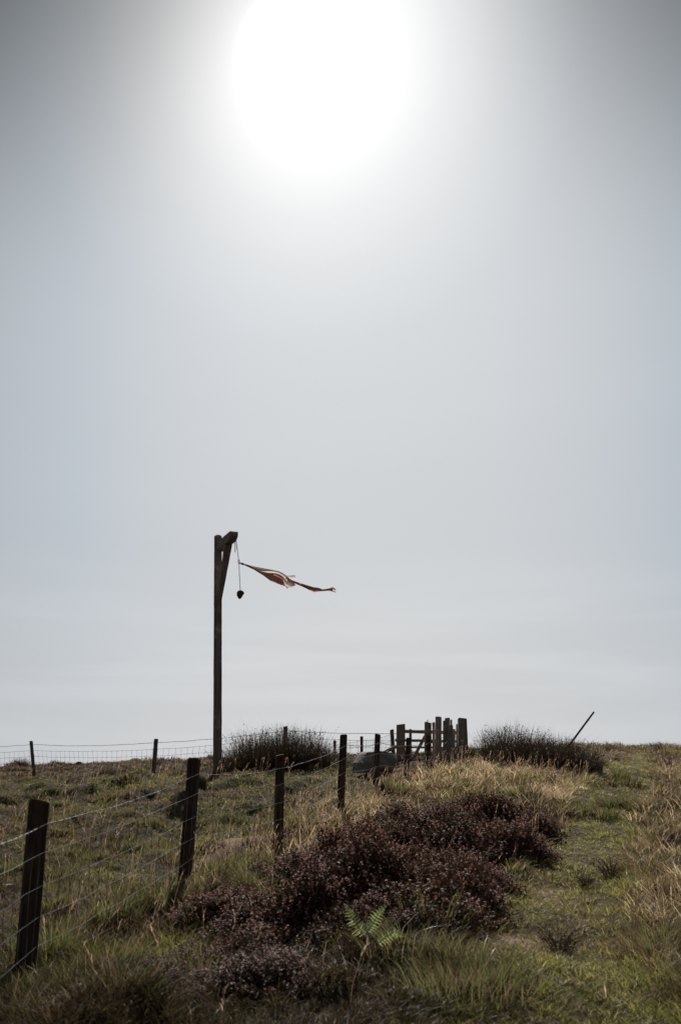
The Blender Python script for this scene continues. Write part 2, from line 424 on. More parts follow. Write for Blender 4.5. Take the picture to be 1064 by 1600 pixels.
def pick(n_, *cols):
    c = np.array(cols); i = rng.integers(0, len(c), n_); j = rng.integers(0, len(c), n_); t_ = rng.random((n_, 1)) * .5
    return c[i] * (1 - t_) + c[j] * t_

def make_grass():
    # tufted growth: tuft centres, then blades leaning out of each
    nt_ = 26000
    tx, ty = sample(nt_, 3.2, 52, 1.75)
    g, s, p, b = zones(tx, ty)
    keep = clear_of(tx, ty, BUSH_ZONE) & (rng.random(nt_) > b * .93)
    s = np.clip(s + .16 * sstep(.5, 1.1, tx - np.interp(ty, PATH[:, 1], PATH[:, 0])), 0, 1)
    tx, ty, g, s, p, b = [v[keep] for v in (tx, ty, g, s, p, b)]
    nt2 = len(tx)
    tall = np.clip(fbm(tx * .8, ty * .8, 77, 2) * 1.6 - .3, 0, 1)
    per = 20
    idx = np.repeat(np.arange(nt2), per); n_ = len(idx)
    spread = (.045 + .03 * rng.random(nt2)) * np.maximum(1, ty / 9)
    a = rng.random(n_) * 2 * np.pi; rr_ = np.sqrt(rng.random(n_)) * spread[idx]
    x = tx[idx] + np.cos(a) * rr_; y = ty[idx] + np.sin(a) * rr_; z = H(x, y) - .012
    G, Sx, Pp, Y, Tl = g[idx], s[idx], p[idx], ty[idx], tall[idx]
    leftm = 1 - sstep(-.5, .3, x - (-1.98 + (y - 6.6) * .243))
    h = .07 + .12 * Tl + .15 * Sx * (1 - G * .6)
    h *= 1 - .42 * leftm
    h = h * (1 - .62 * Pp) * (1 - .35 * G * (Y > 9)); h *= 1 - .6 * np.exp(-((x - X(585, 5.4)) / .22) ** 2 - ((y - 5.35) / .4) ** 2); h *= (.55 + .8 * rng.random(n_)) * (1 - .55 * np.exp(-((x - X(590, 19.2)) / .8) ** 2 - ((y - 19.0) / 1.3) ** 2)) * (1 - .5 * np.exp(-((x - X(655, 22)) / 1.1) ** 2 - ((y - 22.5) / 1.6) ** 2))
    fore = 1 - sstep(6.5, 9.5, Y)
    h *= 1 + .10 * fore * (1 - Pp)
    farm = sstep(25, 38, Y); h *= 1 + farm * .5
    w = (.0032 + .0022 * rng.random(n_)) * np.maximum(1, Y / 7.5) ** .95
    lean = .2 + .8 * rr_ / spread[idx] + .25 * rng.random(n_)
    la = a + rng.normal(0, .5, n_)
    # wind from the left
    lx = np.cos(la) * lean + .22; ly = np.sin(la) * lean; la = np.arctan2(ly, lx); lean = np.hypot(lx, ly)
    u = .72 * rng.random(nt2)[idx] + .28 * rng.random(n_)
    u2 = .7 * rng.random(nt2)[idx] + .3 * rng.random(n_)
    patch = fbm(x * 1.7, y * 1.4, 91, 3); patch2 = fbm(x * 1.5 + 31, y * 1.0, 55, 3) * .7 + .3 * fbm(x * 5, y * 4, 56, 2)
    patch2 = np.clip(patch2 + .21 * G + .12 * Sx + .20 * Pp - .05 * leftm * (1 - G) - .30 * (1 - sstep(5.6, 8.8, y)) * (1 - sstep(-.2, 1.6, x) * .4), 0, 1)  # blades painted darker towards the camera, imitating a vignetted lower frame
    green = pick(n_, (.084, .094, .021), (.120, .124, .028), (.072, .070, .023), (.165, .152, .050))
    straw = pick(n_, (.32, .25, .15), (.23, .17, .10), (.38, .31, .20), (.19, .145, .08))
    brown = pick(n_, (.085, .060, .034), (.060, .040, .025), (.12, .085, .048), (.075, .072, .030))
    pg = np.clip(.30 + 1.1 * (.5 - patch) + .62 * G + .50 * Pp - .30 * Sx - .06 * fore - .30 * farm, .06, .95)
    ps = np.clip(.10 + .68 * Sx + .12 * Pp - .1 * G, 0, 1) * (1 - pg) ** .5
    col = np.where((u < pg)[:, None], green, np.where((u2 < ps)[:, None], straw, brown))
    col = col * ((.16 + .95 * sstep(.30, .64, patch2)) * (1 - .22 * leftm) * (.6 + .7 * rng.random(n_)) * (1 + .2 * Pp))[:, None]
    tip = col * .85 + np.array([.17, .12, .06]) * .12
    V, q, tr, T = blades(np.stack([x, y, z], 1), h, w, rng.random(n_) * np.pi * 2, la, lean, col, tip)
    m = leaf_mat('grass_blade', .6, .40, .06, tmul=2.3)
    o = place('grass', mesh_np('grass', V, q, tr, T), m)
    tag(o, 'mixed green and brown grass tufts covering the moor', 'grass', kind='stuff')
    # tall seeding grass: thin stalks with feathery tan heads
    n_ = 26000
    x, y = sample(n_, 4.2, 34, 1.55)
    g, s, p, b = zones(x, y)
    near_f = np.exp(-((x - (X(437, 11.6) + (y - 11.6) * .24)) / .55) ** 2) * (y > 6) * (y < 23)
    keep = (rng.random(n_) < np.clip(s * .9 + .45 * near_f + .02, 0, 1) * (.25 + .75 * sstep(7.5, 11, y))) & clear_of(x, y, BUSH_ZONE, .9) & (p < .4) & (b < .4) & (((x - X(590, 19.2)) / .75) ** 2 + ((y - 19.0) / 1.4) ** 2 > 1) & (((x - X(650, 22)) / .8) ** 2 + ((y - 22.0) / 1.3) ** 2 > 1)
    x, y = x[keep], y[keep]; n_ = len(x)
    z = H(x, y) - .01; h = (.24 + .24 * rng.random(n_)); Y = y
    w = .0016 * np.maximum(1, Y / 6.5)
    la = rng.normal(0, 1.3, n_); lean = .12 + .5 * rng.random(n_) ** 1.5
    c = pick(n_, (.22, .15, .085), (.16, .105, .065), (.27, .20, .12))
    V, q, tr, T = blades(np.stack([x, y, z], 1), h, w, rng.random(n_) * 6.28, la, lean, c)
    hd_t = []; Vs, qs, ts_, Ts = [V], [q], [tr], [T]; off = len(V)
    for k in range(4):    # feathery head bits near the tip
        tt = .74 + .085 * k
        bx = x + np.cos(la) * h * lean * tt ** 1.8; by = y + np.sin(la) * h * lean * tt ** 1.8
        bz = z + h * tt * (1 - .35 * lean * tt)
        hh = h * .12 * (.7 + .6 * rng.random(n_)); ww = (.0032 + .002 * rng.random(n_)) * np.maximum(1, Y / 10) ** .8
        cc = pick(n_, (.25, .17, .12), (.18, .11, .08), (.31, .23, .155))
        V, q, tr, T = blades(np.stack([bx, by, bz], 1), hh, ww, rng.random(n_) * 6.28, la + rng.normal(0, .6, n_), .5 + .3 * rng.random(n_), cc)
        Vs.append(V); qs.append(q + off); ts_.append(tr + off); Ts.append(T); off += len(V)
    o = place('seeding_grass', mesh_np('seeding_grass', np.concatenate(Vs), np.concatenate(qs), np.concatenate(ts_), np.concatenate(Ts)),
              leaf_mat('dry_grass', .58, .5, .06, tmul=2.0))
    tag(o, 'tall dry straw coloured grass with feathery heads by the fence and on the bank', 'grass', kind='stuff')
    # big foreground tussocks with long arching blades
    V_, q_, t_, T_ = [], [], [], []; off = 0
    spots = [(60, 6.0), (130, 5.6), (200, 6.6), (250, 5.5), (330, 6.3), (660, 5.5), (720, 6.1), (690, 7.0), (760, 5.5),
             (150, 7.4), (330, 8.4), (240, 8.6), (380, 9.4), (370, 10.6), (480, 12.6), (470, 13.4), (560, 15.6), (1040, 5.6), (1050, 7.0),
             (30, 9.6), (100, 9.0), (170, 11.8), (230, 12.6), (40, 15.4), (110, 18.5), (190, 19.5), (270, 20.5), (210, 14.2), (345, 15), (390, 14.6), (20, 20), (150, 28), (290, 26), (20, 8.2), (80, 11.2), (60, 13.8), (20, 17), (160, 16), (230, 22), (300, 18.5), (350, 20.5), (410, 20.2), (260, 14.4), (120, 25), (700, 15.2), (760, 14.8), (830, 15.4), (880, 14.6),
             (700, 20.6), (715, 19.6), (960, 15), (1040, 14), (1000, 19), (0, 24), (330, 26), (660, 17.2), (610, 16.6)]
    for px, d in spots:
        for j in range(2 if d < 8 else 3):
            cx = X(px, d) + rng.normal(0, .14 + .02 * d); cy = d + rng.normal(0, .18 + .02 * d); n_ = 240; tr_ = random.uniform(.14, .30)
            if not clear_of(np.array([cx]), np.array([cy]), BUSH_ZONE, .8)[0]: continue
            a = rng.random(n_) * 6.283; r_ = np.sqrt(rng.random(n_)) * tr_
            x = cx + np.cos(a) * r_; y = cy + np.sin(a) * r_
            lf_ = .6 if cx < -1.98 + (cy - 6.6) * .243 - .1 else 1.0
            h = (.10 + .17 * rng.random(n_)) * (.9 if d < 7 else 1.1 - .25 * sstep(7, 12, d)) * lf_; lean = .2 + .6 * r_ / tr_ * rng.random(n_) + .2 * rng.random(n_)
            w = np.full(n_, .0042) * max(1, d / 7)
            mixc = rng.random()
            gcol = pick(n_, (.062, .080, .020), (.088, .108, .028), (.12, .135, .045)); bcol = pick(n_, (.13, .09, .05), (.075, .048, .028), (.18, .135, .075))
            c = np.where((rng.random(n_) < (.25 + .6 * mixc))[:, None], gcol, bcol)
            c = c * (.35 + .45 * rng.random((n_, 1)))
            V, q, tr, T = blades(np.stack([x, y, H(x, y) - .01], 1), h, w, rng.random(n_) * 6.28, a + rng.normal(0, .5, n_), lean, c, c * .9 + .01)
            V_.append(V); q_.append(q + off); t_.append(tr + off); T_.append(T); off += len(V)
    o = place('tussock_grass', mesh_np('tussock_grass', np.concatenate(V_), np.concatenate(q_), np.concatenate(t_), np.concatenate(T_)), m)
    tag(o, 'long arching grass tussocks in the foreground and along the fence', 'grass', kind='stuff')
    # low moss, dead litter and broken stems close to the soil
    n_ = 60000
    x, y = sample(n_, 3.2, 26, 1.9); z = H(x, y)
    c = pick(n_, (.12, .085, .05), (.07, .042, .025), (.06, .075, .022), (.20, .15, .09), (.045, .03, .02), (.05, .06, .02))
    V, q, tr, T = blades(np.stack([x, y, z - .003], 1), .03 + .05 * rng.random(n_), (.004 + .003 * rng.random(n_)) * np.maximum(1, y / 8), rng.random(n_) * 6.28,
                         rng.random(n_) * 6.28, .8 + 1.1 * rng.random(n_), c)
    o = place('grass_litter', mesh_np('grass_litter', V, q, tr, T), m)
    tag(o, 'short moss and dead litter lying between the tufts', 'ground cover', kind='stuff')
make_grass()

# ------------------------------------------------------------------ heather
def quads_at(c, sz, r_=rng):
    """small randomly turned leaf faces around the points c"""
    n_ = len(c); a = r_.normal(size=(n_, 3)); a /= np.linalg.norm(a, axis=1)[:, None]
    b = np.cross(a, r_.normal(size=(n_, 3))); b /= np.linalg.norm(b, axis=1)[:, None]
    sz = np.asarray(sz)[:, None]
    V = np.stack([c - a * sz, c + b * sz * .55, c + a * sz, c - b * sz * .55], 1).reshape(-1, 3)
    o = (np.arange(n_) * 4)[:, None]
    return V, o + np.array([[0, 1, 2, 3]])
def heather_meshes(k, n_=1300, bloom=1.0):
    ph = rng.random(n_) * 6.283; u = rng.random(n_) ** .55
    lump = 1 + .16 * np.sin(ph * 3 + k) + .10 * np.sin(ph * 5 + 2 * k)
    el = np.arccos(np.clip(u, 0, 1) ** .8)         # angle from vertical
    # tip position on a lumpy dome (unit radius 1, height .8)
    rad = np.sqrt(rng.random(n_)) * lump
    lump2 = (1 - .45 * np.clip(rad - .45, 0, 1)) * (.40 + 1.05 * fbm(np.cos(ph) * rad * 2.6 + 5 * k, np.sin(ph) * rad * 2.6, 60 + k, 2))
    tz = .86 * np.sqrt(np.clip(1.02 - (rad / 1.2) ** 2, .03, 1)) * lump2 * (.74 + .42 * rng.random(n_))
    tip = np.stack([np.cos(ph) * rad, np.sin(ph) * rad, tz], 1)
    dirn = np.stack([np.cos(ph) * rad * .55, np.sin(ph) * rad * .55, .75 + 0 * ph], 1) + rng.normal(0, .22, (n_, 3))
    dirn /= np.linalg.norm(dirn, axis=1)[:, None]
    Lr = .42 * (.7 + .6 * rng.random(n_))
    root = tip - dirn * Lr[:, None] * 1.3; root[:, 2] = np.maximum(root[:, 2], -.1)
    # woody stems
    side = np.cross(dirn, rng.normal(size=(n_, 3))); side /= np.linalg.norm(side, axis=1)[:, None]
    sw = .005
    V1 = np.stack([root - side * sw, root + side * sw, tip], 1).reshape(-1, 3)
    st_t = (np.arange(n_) * 3)[:, None] + np.array([[0, 1, 2]])
    fol_V, fol_q, fol_T = [], [], []; off = len(V1)
    fT = [np.tile(np.array([.075, .045, .03]), (len(V1), 1))]
    m_ = 16
    idx = np.repeat(np.arange(n_), m_); f = rng.random(len(idx)) ** .8
    c = tip[idx] - dirn[idx] * (Lr[idx] * f)[:, None] + rng.normal(0, .016, (len(idx), 3))
    V, q = quads_at(c, .016 + .014 * rng.random(len(idx)))
    tone_ = pick(len(idx), (.050, .026, .015), (.085, .038, .024), (.045, .034, .014), (.12, .055, .036))
    fV = np.concatenate([V1, V]); fq = q + off; fTn = np.concatenate([fT[0], np.repeat(tone_, 4, 0)])
    me1 = mesh_np('heather_foliage', fV, fq, st_t, fTn)
    # florets along the top of each sprig
    sel = np.where(rng.random(n_) < (.46, .24, .38, .30)[k])[0]; m_ = 14
    idx = np.repeat(sel, m_); f = rng.random(len(idx))
    c = tip[idx] - dirn[idx] * (.20 * f)[:, None] + rng.normal(0, .009, (len(idx), 3)); c[:, 2] += .01
    V, q = quads_at(c, .011 + .009 * rng.random(len(idx)))
    per = pick(n_, (.34, .17, .145), (.20, .105, .09), (.52, .33, .32), (.24, .135, .09), (.35, .205, .18), (.16, .13, .06))
    tone_ = per[idx] * (.8 + .4 * rng.random((len(idx), 1)))
    me2 = mesh_np('heather_flowers', V, q, None, np.repeat(tone_, 4, 0))
    return me1, me2
hm_f = leaf_mat('heather_leaf', .18, .7, .25); hm_b = leaf_mat('heather_floret', .35, .6, .3)
for m_ in (hm_f, hm_b):      # every bush has its own slight tint
    n, l = m_.node_tree.nodes, m_.node_tree.links
    a = [q for q in n if q.type == 'ATTRIBUTE'][0]; oi = n.new('ShaderNodeObjectInfo')
    r = n.new('ShaderNodeValToRGB'); r.color_ramp.elements[0].color = (.62, .66, .60, 1); r.color_ramp.elements[1].color = (1.25, 1.15, 1.15, 1)
    e = r.color_ramp.elements.new(.5); e.color = (.95, .98, 1.05, 1)
    l.new(oi.outputs['Random'], r.inputs[0])
    mx = n.new('ShaderNodeMix'); mx.data_type = 'RGBA'; mx.blend_type = 'MULTIPLY'; mx.inputs[0].default_value = 1
    dests = [k.to_socket for k in a.outputs['Color'].links]
    l.new(a.outputs['Color'], mx.inputs[6]); l.new(r.outputs[0], mx.inputs[7])
    for d_ in dests: l.new(mx.outputs[2], d_)
HV = [heather_meshes(k) for k in range(4)]
for a_, b_ in HV: a_.materials.append(hm_f); b_.materials.append(hm_b)
def heather(px, d, r_, hsc, k, label, group='heather bushes on the bank beside the fence'):
    x = X(px, d); y = d
    o = empty('heather_bush', (x, y, h1(x, y) - .05))
    o.rotation_euler = (random.uniform(-.1, .1), random.uniform(-.1, .1), random.uniform(0, 6.28)); o.scale = (r_ * 1.1 * random.uniform(.9, 1.2), r_ * 1.1 * random.uniform(.9, 1.2), .46 * hsc * (.85 + .3 * random.random()))
    for nm, me_ in (('foliage', HV[k][0]), ('flowers', HV[k][1])):
        c_ = bpy.data.objects.new(nm, me_); C.objects.link(c_); c_.parent = o
    tag(o, label, 'heather bush', group)
i = 0
for rn, row in HROWS:
    for q, (px, d, r_, hs_) in enumerate(row):
        heather(px, d, r_, hs_, (i * 3 + q // 2) % 4, 'purple brown heather bush, %s from the left in the %s of the heather bank' % (ORD[q], rn)); i += 1
hl = [(420, 5.75, .32, .46, 'small reddish heather clump in the shade at the bottom left of the heather bank'),
      (478, 5.7, .26, .40, 'small heather clump low in the foreground grass left of the green fern'),
      (255, 5.9, .28, .36, 'dark reddish heather clump low in the grass between the first and second fence posts'),
      (330, 5.5, .30, .36, 'low dark heather clump near the bottom edge left of the heather bank'),
      (175, 5.3, .26, .30, 'low dark heather patch at the bottom of the picture right of the nearest post'),
      (352, 6.7, .30, .44, 'low loose heather bush at the front left tip of the heather bank'),
      (415, 6.5, .34, .52, 'low heather bush in front of the left end of the heather bank'),
      (485, 6.5, .36, .60, 'loose heather bush in front of the bank, left of the fern'),
      (545, 6.7, .34, .62, 'heather bush directly behind the green fern'),
      (612, 6.7, .36, .60, 'loose heather bush behind and right of the green fern'),
      (1058, 12.4, .34, .55, 'small dark heather bush at the right edge beyond the path'),
      (700, 19.2, .26, .5, 'small heather bush in front of the timber gate posts')]
for i, (px, d, r_, hs_, lb) in enumerate(hl): heather(px, d, r_, hs_, i % 4, lb, None)

# dark twiggy shrubs by the path
tw_m = leaf_mat('dry_twig', .1, .8, .2)
def twig_mesh(k, n_=85):
    a = rng.random(n_) * 6.283; r0 = rng.random(n_) * .06
    base = np.stack([np.cos(a) * r0, np.sin(a) * r0, np.zeros(n_) - .02], 1)
    h = .14 + .16 * rng.random(n_); lean = .2 + .9 * rng.random(n_)
    c = pick(n_, (.05, .032, .025), (.085, .05, .035), (.12, .075, .05))
    V, q, tr, T = blades(base, h, .004 + 0 * h, rng.random(n_) * 6.28, a, lean, c, None, .3)
    tt = .3 + .7 * rng.random((n_, 9)); hh = h[:, None]; ll = lean[:, None]
    cx = base[:, 0:1] + np.cos(a)[:, None] * hh * ll * tt ** 1.8 + rng.normal(0, .006, tt.shape); cy = base[:, 1:2] + np.sin(a)[:, None] * hh * ll * tt ** 1.8 + rng.normal(0, .006, tt.shape)
    cz = base[:, 2:3] + hh * tt * (1 - .3 * np.minimum(ll, 1.5) * tt)
    V2, q2 = quads_at(np.stack([cx, cy, cz], 2).reshape(-1, 3), .004 + .005 * rng.random(n_ * 9))
    T2 = np.repeat(pick(n_ * 9, (.06, .04, .028), (.09, .055, .035), (.06, .06, .03)), 4, 0)
    return mesh_np('twigs', np.concatenate([V, V2]), np.concatenate([q, q2 + len(V)]), tr, np.concatenate([T, T2]))
TW = [twig_mesh(k) for k in range(3)]
for m_ in TW: m_.materials.append(tw_m)
tws = [(866, 6.7, .72, 'spreading dark twiggy shrub beside the bare soil at the bottom of the path'), (950, 9.9, .75, 'upright reddish brown twig clump in the middle of the path'),
       (910, 9.5, .55, 'low dark twig clump left of the upright one on the path'), (700, 7.0, .5, 'small twig clump at the right foot of the heather bank'),
       (835, 13.8, .8, 'dark twig clump beyond the right end of the heather bank')]
for i, (px, d, sc, lb) in enumerate(tws):
    x = X(px, d); o = bpy.data.objects.new('twiggy_shrub', TW[i % 3]); C.objects.link(o)
    o.location = (x, d, h1(x, d)); o.scale = (sc * 1.5, sc * 1.5, sc * 1.3); o.rotation_euler.z = i * 1.7
    tag(o, lb, 'shrub', 'twiggy shrubs along the path')

# ------------------------------------------------------------------ rushes
def rush_mesh(k, n_=560):
    a = rng.random(n_) * 6.283; r0 = np.sqrt(rng.random(n_)) * .22
    base = np.stack([np.cos(a) * r0 * 1.3 + rng.normal(0, .05, n_), np.sin(a) * r0, np.zeros(n_) - .05], 1)
    h = .32 + .62 * rng.random(n_) ** 1.5; lean = .03 + .8 * r0 / .22 * rng.random(n_) ** 1.8; wl_ = rng.random(n_) < .05; h = np.where(wl_, h * 1.1 + .14, h); lean = np.where(wl_, .4 + .6 * rng.random(n_), lean)
    c = pick(n_, (.070, .055, .035), (.10, .072, .048), (.045, .036, .024), (.16, .12, .08), (.07, .066, .034))
    V, q, tr, T = blades(base, h, .0095 * (1.15 - h * .6), rng.random(n_) * 6.28, a + rng.normal(0, .25, n_), lean, c, c * .8, .3)
    # brown flower tufts part way up the stem
    hd = np.repeat(np.where(rng.random(n_) < .32)[0], 4); tt = .80 + .05 * rng.normal(size=len(hd)); aa = a[hd]
    cx = base[hd, 0] + np.cos(aa) * h[hd] * lean[hd] * tt ** 1.8; cy = base[hd, 1] + np.sin(aa) * h[hd] * lean[hd] * tt ** 1.8; cz = base[hd, 2] + h[hd] * tt * (1 - .3 * lean[hd] * tt)
    cc = np.stack([cx, cy, cz], 1) + rng.normal(0, .008, (len(hd), 3))
    V2, q2 = quads_at(cc, .010 + .008 * rng.random(len(hd)))
    T2 = np.repeat(pick(len(hd), (.10, .065, .042), (.07, .045, .03), (.14, .095, .065)), 4, 0)
    return mesh_np('rush_stems', np.concatenate([V, V2]), np.concatenate([q, q2 + len(V)]), tr, np.concatenate([T, T2]))
rm = leaf_mat('rush_stem', .12, .6, .25)
RV = [rush_mesh(k) for k in range(4)]
for m_ in RV: m_.materials.append(rm)
def rushes(lst, label, group):
    lst = sorted(lst)
    for i, (px, d, sc, hz) in enumerate(lst):
        x = X(px, d); o = bpy.data.objects.new('rush_clump', RV[i % 4]); C.objects.link(o)
        o.location = (x, d, h1(x, d) - .02); o.scale = (sc, sc, hz * (1.13 if px < 600 else .98)); o.rotation_euler = (random.uniform(-.14, .14), random.uniform(-.08, .20), i * 2.1); o.scale.z *= random.uniform(.95, 1.28)
        tag(o, label % ORD[i] if '%s' in label else label, 'rush clump', group)
rushes([(352, 23.6, 1.0, .60), (368, 22.8, 1.1, .72), (388, 23.4, 1.2, .95), (405, 22.6, 1.2, .95), (425, 23.6, 1.3, 1.08), (440, 22.8, 1.2, 1.0), (455, 23.8, 1.2, 1.02), (470, 22.8, 1.2, .9),
        (486, 23.6, 1.2, .86), (500, 23.0, 1.0, .68), (415, 24.4, 1.1, 1.0), (378, 24.6, 1.0, .8), (512, 24, .8, .5)],
       'dark brown rush clump, %s from the left in the thicket right of the gibbet foot', 'rush clumps beside the gibbet')
rushes([(786, 20.2, 1.0, 1.0), (800, 19.6, 1.1, .85), (818, 20.3, 1.2, 1.1), (832, 19.6, 1.1, .90), (846, 20.4, 1.2, 1.0), (862, 19.6, 1.1, .84), (876, 20.5, 1.2, .96), (890, 19.8, 1.1, .78),
        (905, 20.4, 1.1, .82), (918, 19.8, 1.0, .66), (930, 20.4, .9, .6), (775, 20.8, .8, .8)],
       'dark rush clump, %s from the left in the thicket around the leaning pole', 'rush clumps on the right bank')
for q_, lb in (((742, 22.0, .7, .36), 'low dark rush clump on the bank just right of the gate posts'), ((200, 25.6, .8, .34), 'low dark rush clump left of the second skyline post'),
               ((165, 24.6, .8, .32), 'low dark rush clump in the middle of the left moor near the skyline'), ((25, 40, .9, .4), 'low rush clump on the skyline left of the leftmost skyline post'),
                ((500, 25, .8, .5), 'small rush clump at the right end of the gibbet thicket')):
    rushes([q_], lb, 'low scattered rush clumps')

# ------------------------------------------------------------------ woods and metals
w_near = wood_mat('dark_post_wood', (.035, .024, .019), (.13, .088, .070))  # dark reddish brown tone for near posts, pole and head
w_far = wood_mat('hazed_weathered_fence_wood', (.11, .085, .072), (.25, .20, .175))  # weathered wood, colour lightened to imitate haze over the distant fences
w_gib = wood_mat('hazed_gibbet_oak', (.19, .16, .15), (.36, .315, .295), .6)  # haze put into the colour: oak paler than its own tone
w_gate = wood_mat('hazed_silvered_gate_wood', (.20, .17, .155), (.40, .35, .32))  # silvered wood, lightened further in colour to stand in for haze
wire_m, _, wb = mat('galvanised_wire', .45, .5); wb.inputs['Base Color'].default_value = (.33, .32, .31, 1); wb.inputs['Metallic'].default_value = .85
iron_m, _, ib = mat('rusty_iron', .6, .4); ib.inputs['Base Color'].default_value = (.10, .075, .06, 1); ib.inputs['Metallic'].default_value = .6

# ------------------------------------------------------------------ wire fences
def lineup(a, b, n_, sag=0.0, jit=0.0, rr_=random):
    out_ = []
    for i in range(n_ + 1):
        f = i / n_; p_ = a.lerp(b, f); p_.z -= sag * 4 * f * (1 - f)
        if 0 < i < n_: p_ = p_ + Vector((rr_.gauss(0, jit), rr_.gauss(0, jit), rr_.gauss(0, jit)))
        out_.append(p_)
    return out_
def wire_fence(name, posts, label, wood, offs, side, wr=.0017, vstep=.15, kind_top='worn', top_barb=True, extend=None, wires_to=None, group=None):
    """posts: (top px, top row, base px, base row, distance, width)"""
    ps = []
    for (tx_, ty_, bx_, by_, d, w) in posts:
        ps.append((at(bx_, by_, d), at(tx_, ty_, d), w))
    o = empty(name, (ps[0][0].x, ps[0][0].y, h1(ps[0][0].x, ps[0][0].y)))
    tag(o, label, 'fence', group)
    for i, (b_, t_, w) in enumerate(ps):
        m_ = MB(); down = (b_ - t_).normalized()
        zz = h1(b_.x, b_.y)
        foot = t_ + down * max((t_.z - zz) / max(-down.z, .2), .3)
        m_.beam(foot + down * .35, t_, w, w * random.uniform(.85, 1.0), side=(math.cos(i * 1.3) if i else 1, .35 * math.sin(i * 1.3), 0), bevel=w * .16, seg=7, jit=w * .018, taper=(1.0, .95), top=kind_top, seed=i + 5)
        m_.build('fence_post', wood, o, foot)
    # line wires: attachment points on the camera side of each post
    anchors = []
    for (b_, t_, w) in ps:
        down = (b_ - t_).normalized(); sd = Vector(side).normalized()
        anchors.append([t_ + down * k + sd * (w * .5 + .004) for k in offs])
    for e in (extend or []): 
        anchors.insert(0, e) if e[0].x < anchors[0][0].x else anchors.append(e)
    nw = len(offs); strands = [[] for _ in range(nw)]
    mesh_w = MB(); barb = MB()
    for s_ in range(len(anchors) - 1):
        A, B = anchors[s_], anchors[s_ + 1]
        span = (B[0] - A[0]).length; nseg = max(6, int(span / .28))
        lines = [lineup(A[k], B[k], nseg, .022 * span / 2.6 + (.010 if k == 0 else 0), .0045) for k in range(nw)]
        for k in range(nw):
            if k == 0 and top_barb:
                # two strands twisted together with barbs
                L_ = lines[0]; tot = span; n2 = int(span / .035)
                def P_(f):
                    q_ = f * nseg; i0 = min(int(q_), nseg - 1); return L_[i0].lerp(L_[i0 + 1], q_ - i0)
                dirv = (B[0] - A[0]).normalized(); s1 = dirv.cross(Vector((0, 0, 1))).normalized(); s2 = s1.cross(dirv)
                for ph in (0, math.pi):
                    barb.tube([P_(i / n2) + (s1 * math.cos(i * 1.5 + ph) + s2 * math.sin(i * 1.5 + ph)) * wr * 1.1 for i in range(n2 + 1)], wr * .85, 4)
                nb = int(span / .10)
                for j in range(nb):
                    c_ = P_((j + .5) / nb)
                    for q_ in range(2):
                        v_ = (s1 * random.uniform(-1, 1) + s2 * random.uniform(-1, 1) + dirv * random.uniform(-.4, .4)).normalized() * .013
                        barb.tube([c_ - v_, c_ + v_], wr * .7, 3)
                    barb.tube([c_ - dirv * .006, c_ + dirv * .006], wr * 2.2, 5)
            else:
                mesh_w.tube(lines[k], wr, 5)
        # vertical stays of the stock netting from the second wire down, wrapped at every crossing
        nv = int(span / vstep); prev = None
        for j in range(nv):
            f = (j + .5) / nv; pts_ = []
            for k in range(1 if top_barb else 0, nw):
                q_ = f * nseg; i0 = min(int(q_), nseg - 1); c_ = lines[k][i0].lerp(lines[k][i0 + 1], q_ - i0)
                c_ = c_ + (B[0] - A[0]).normalized() * random.gauss(0, .010)
                pts_.append(c_)
            full = []
            for k in range(len(pts_) - 1):
                full.append(pts_[k]); full.append(pts_[k].lerp(pts_[k + 1], .5) + (B[0] - A[0]).normalized() * random.gauss(0, .006))
            full.append(pts_[-1])
            mesh_w.tube(full, wr * .9, 4)
            for c_ in pts_:
                dv = (B[0] - A[0]).normalized() * .007; mesh_w.tube([c_ - dv, c_ + dv], wr * 1.9, 5)
    if top_barb: barb.build('barbed_wire', wire_m, o)
    mesh_w.build('wire_netting', wire_m, o)
    return o, anchors

offs = (.13, .30, .50, .68, .85, .99)
near_posts = [(-232, 1330, -262, 1660, 4.1, .115), (62, 1254, 40, 1520, 6.6, .115), (304, 1186, 288, 1390, 9.3, .105), (438, 1181, 434, 1346, 11.6, .098), (537, 1149, 531, 1282, 14.3, .092),
              (590, 1148, 586, 1240, 17.0, .096), (638.5, 1153.5, 633, 1224, 19.3, .10), (669, 1150, 668, 1216, 21.2, .09)]
ext = [at(727, y_, 22.2) for y_ in (1135, 1142, 1152, 1160, 1167, 1173)]
wire_fence('wire_fence', near_posts, 'near stock fence with barbed top wire running from the lower left to the gate', w_near, offs, (.95, -.3, 0), wr=.0021, extend=[ext])
back_posts = [(-160, 1166, -158, 1228, 32.5, .10), (49.5, 1158.5, 55, 1221, 30, .085), (244.5, 1155, 240, 1212, 27.3, .10), (446, 1135.5, 447, 1207, 25.3, .10), (627, 1140, 627, 1190, 24.3, .09)]
wire_fence('wire_fence', back_posts, 'far stock fence on the skyline passing behind the gibbet', w_far, (.09, .26, .43, .60, .78), (0, -1, 0), wr=.0034, vstep=.19)
far_posts = [(487, 1160, 487, 1196, 34.0, .085), (523, 1157.5, 523, 1194, 31.5, .085), (565, 1151, 565, 1190, 29.0, .085), (612, 1140.5, 615, 1188, 26.0, .095)]
wire_fence('wire_fence', far_posts, 'short distant fence behind the grey boulder running towards the gate', w_far, (.10, .27, .44, .60, .78), (0, -1, 0), wr=.0034, vstep=.19, top_barb=False)

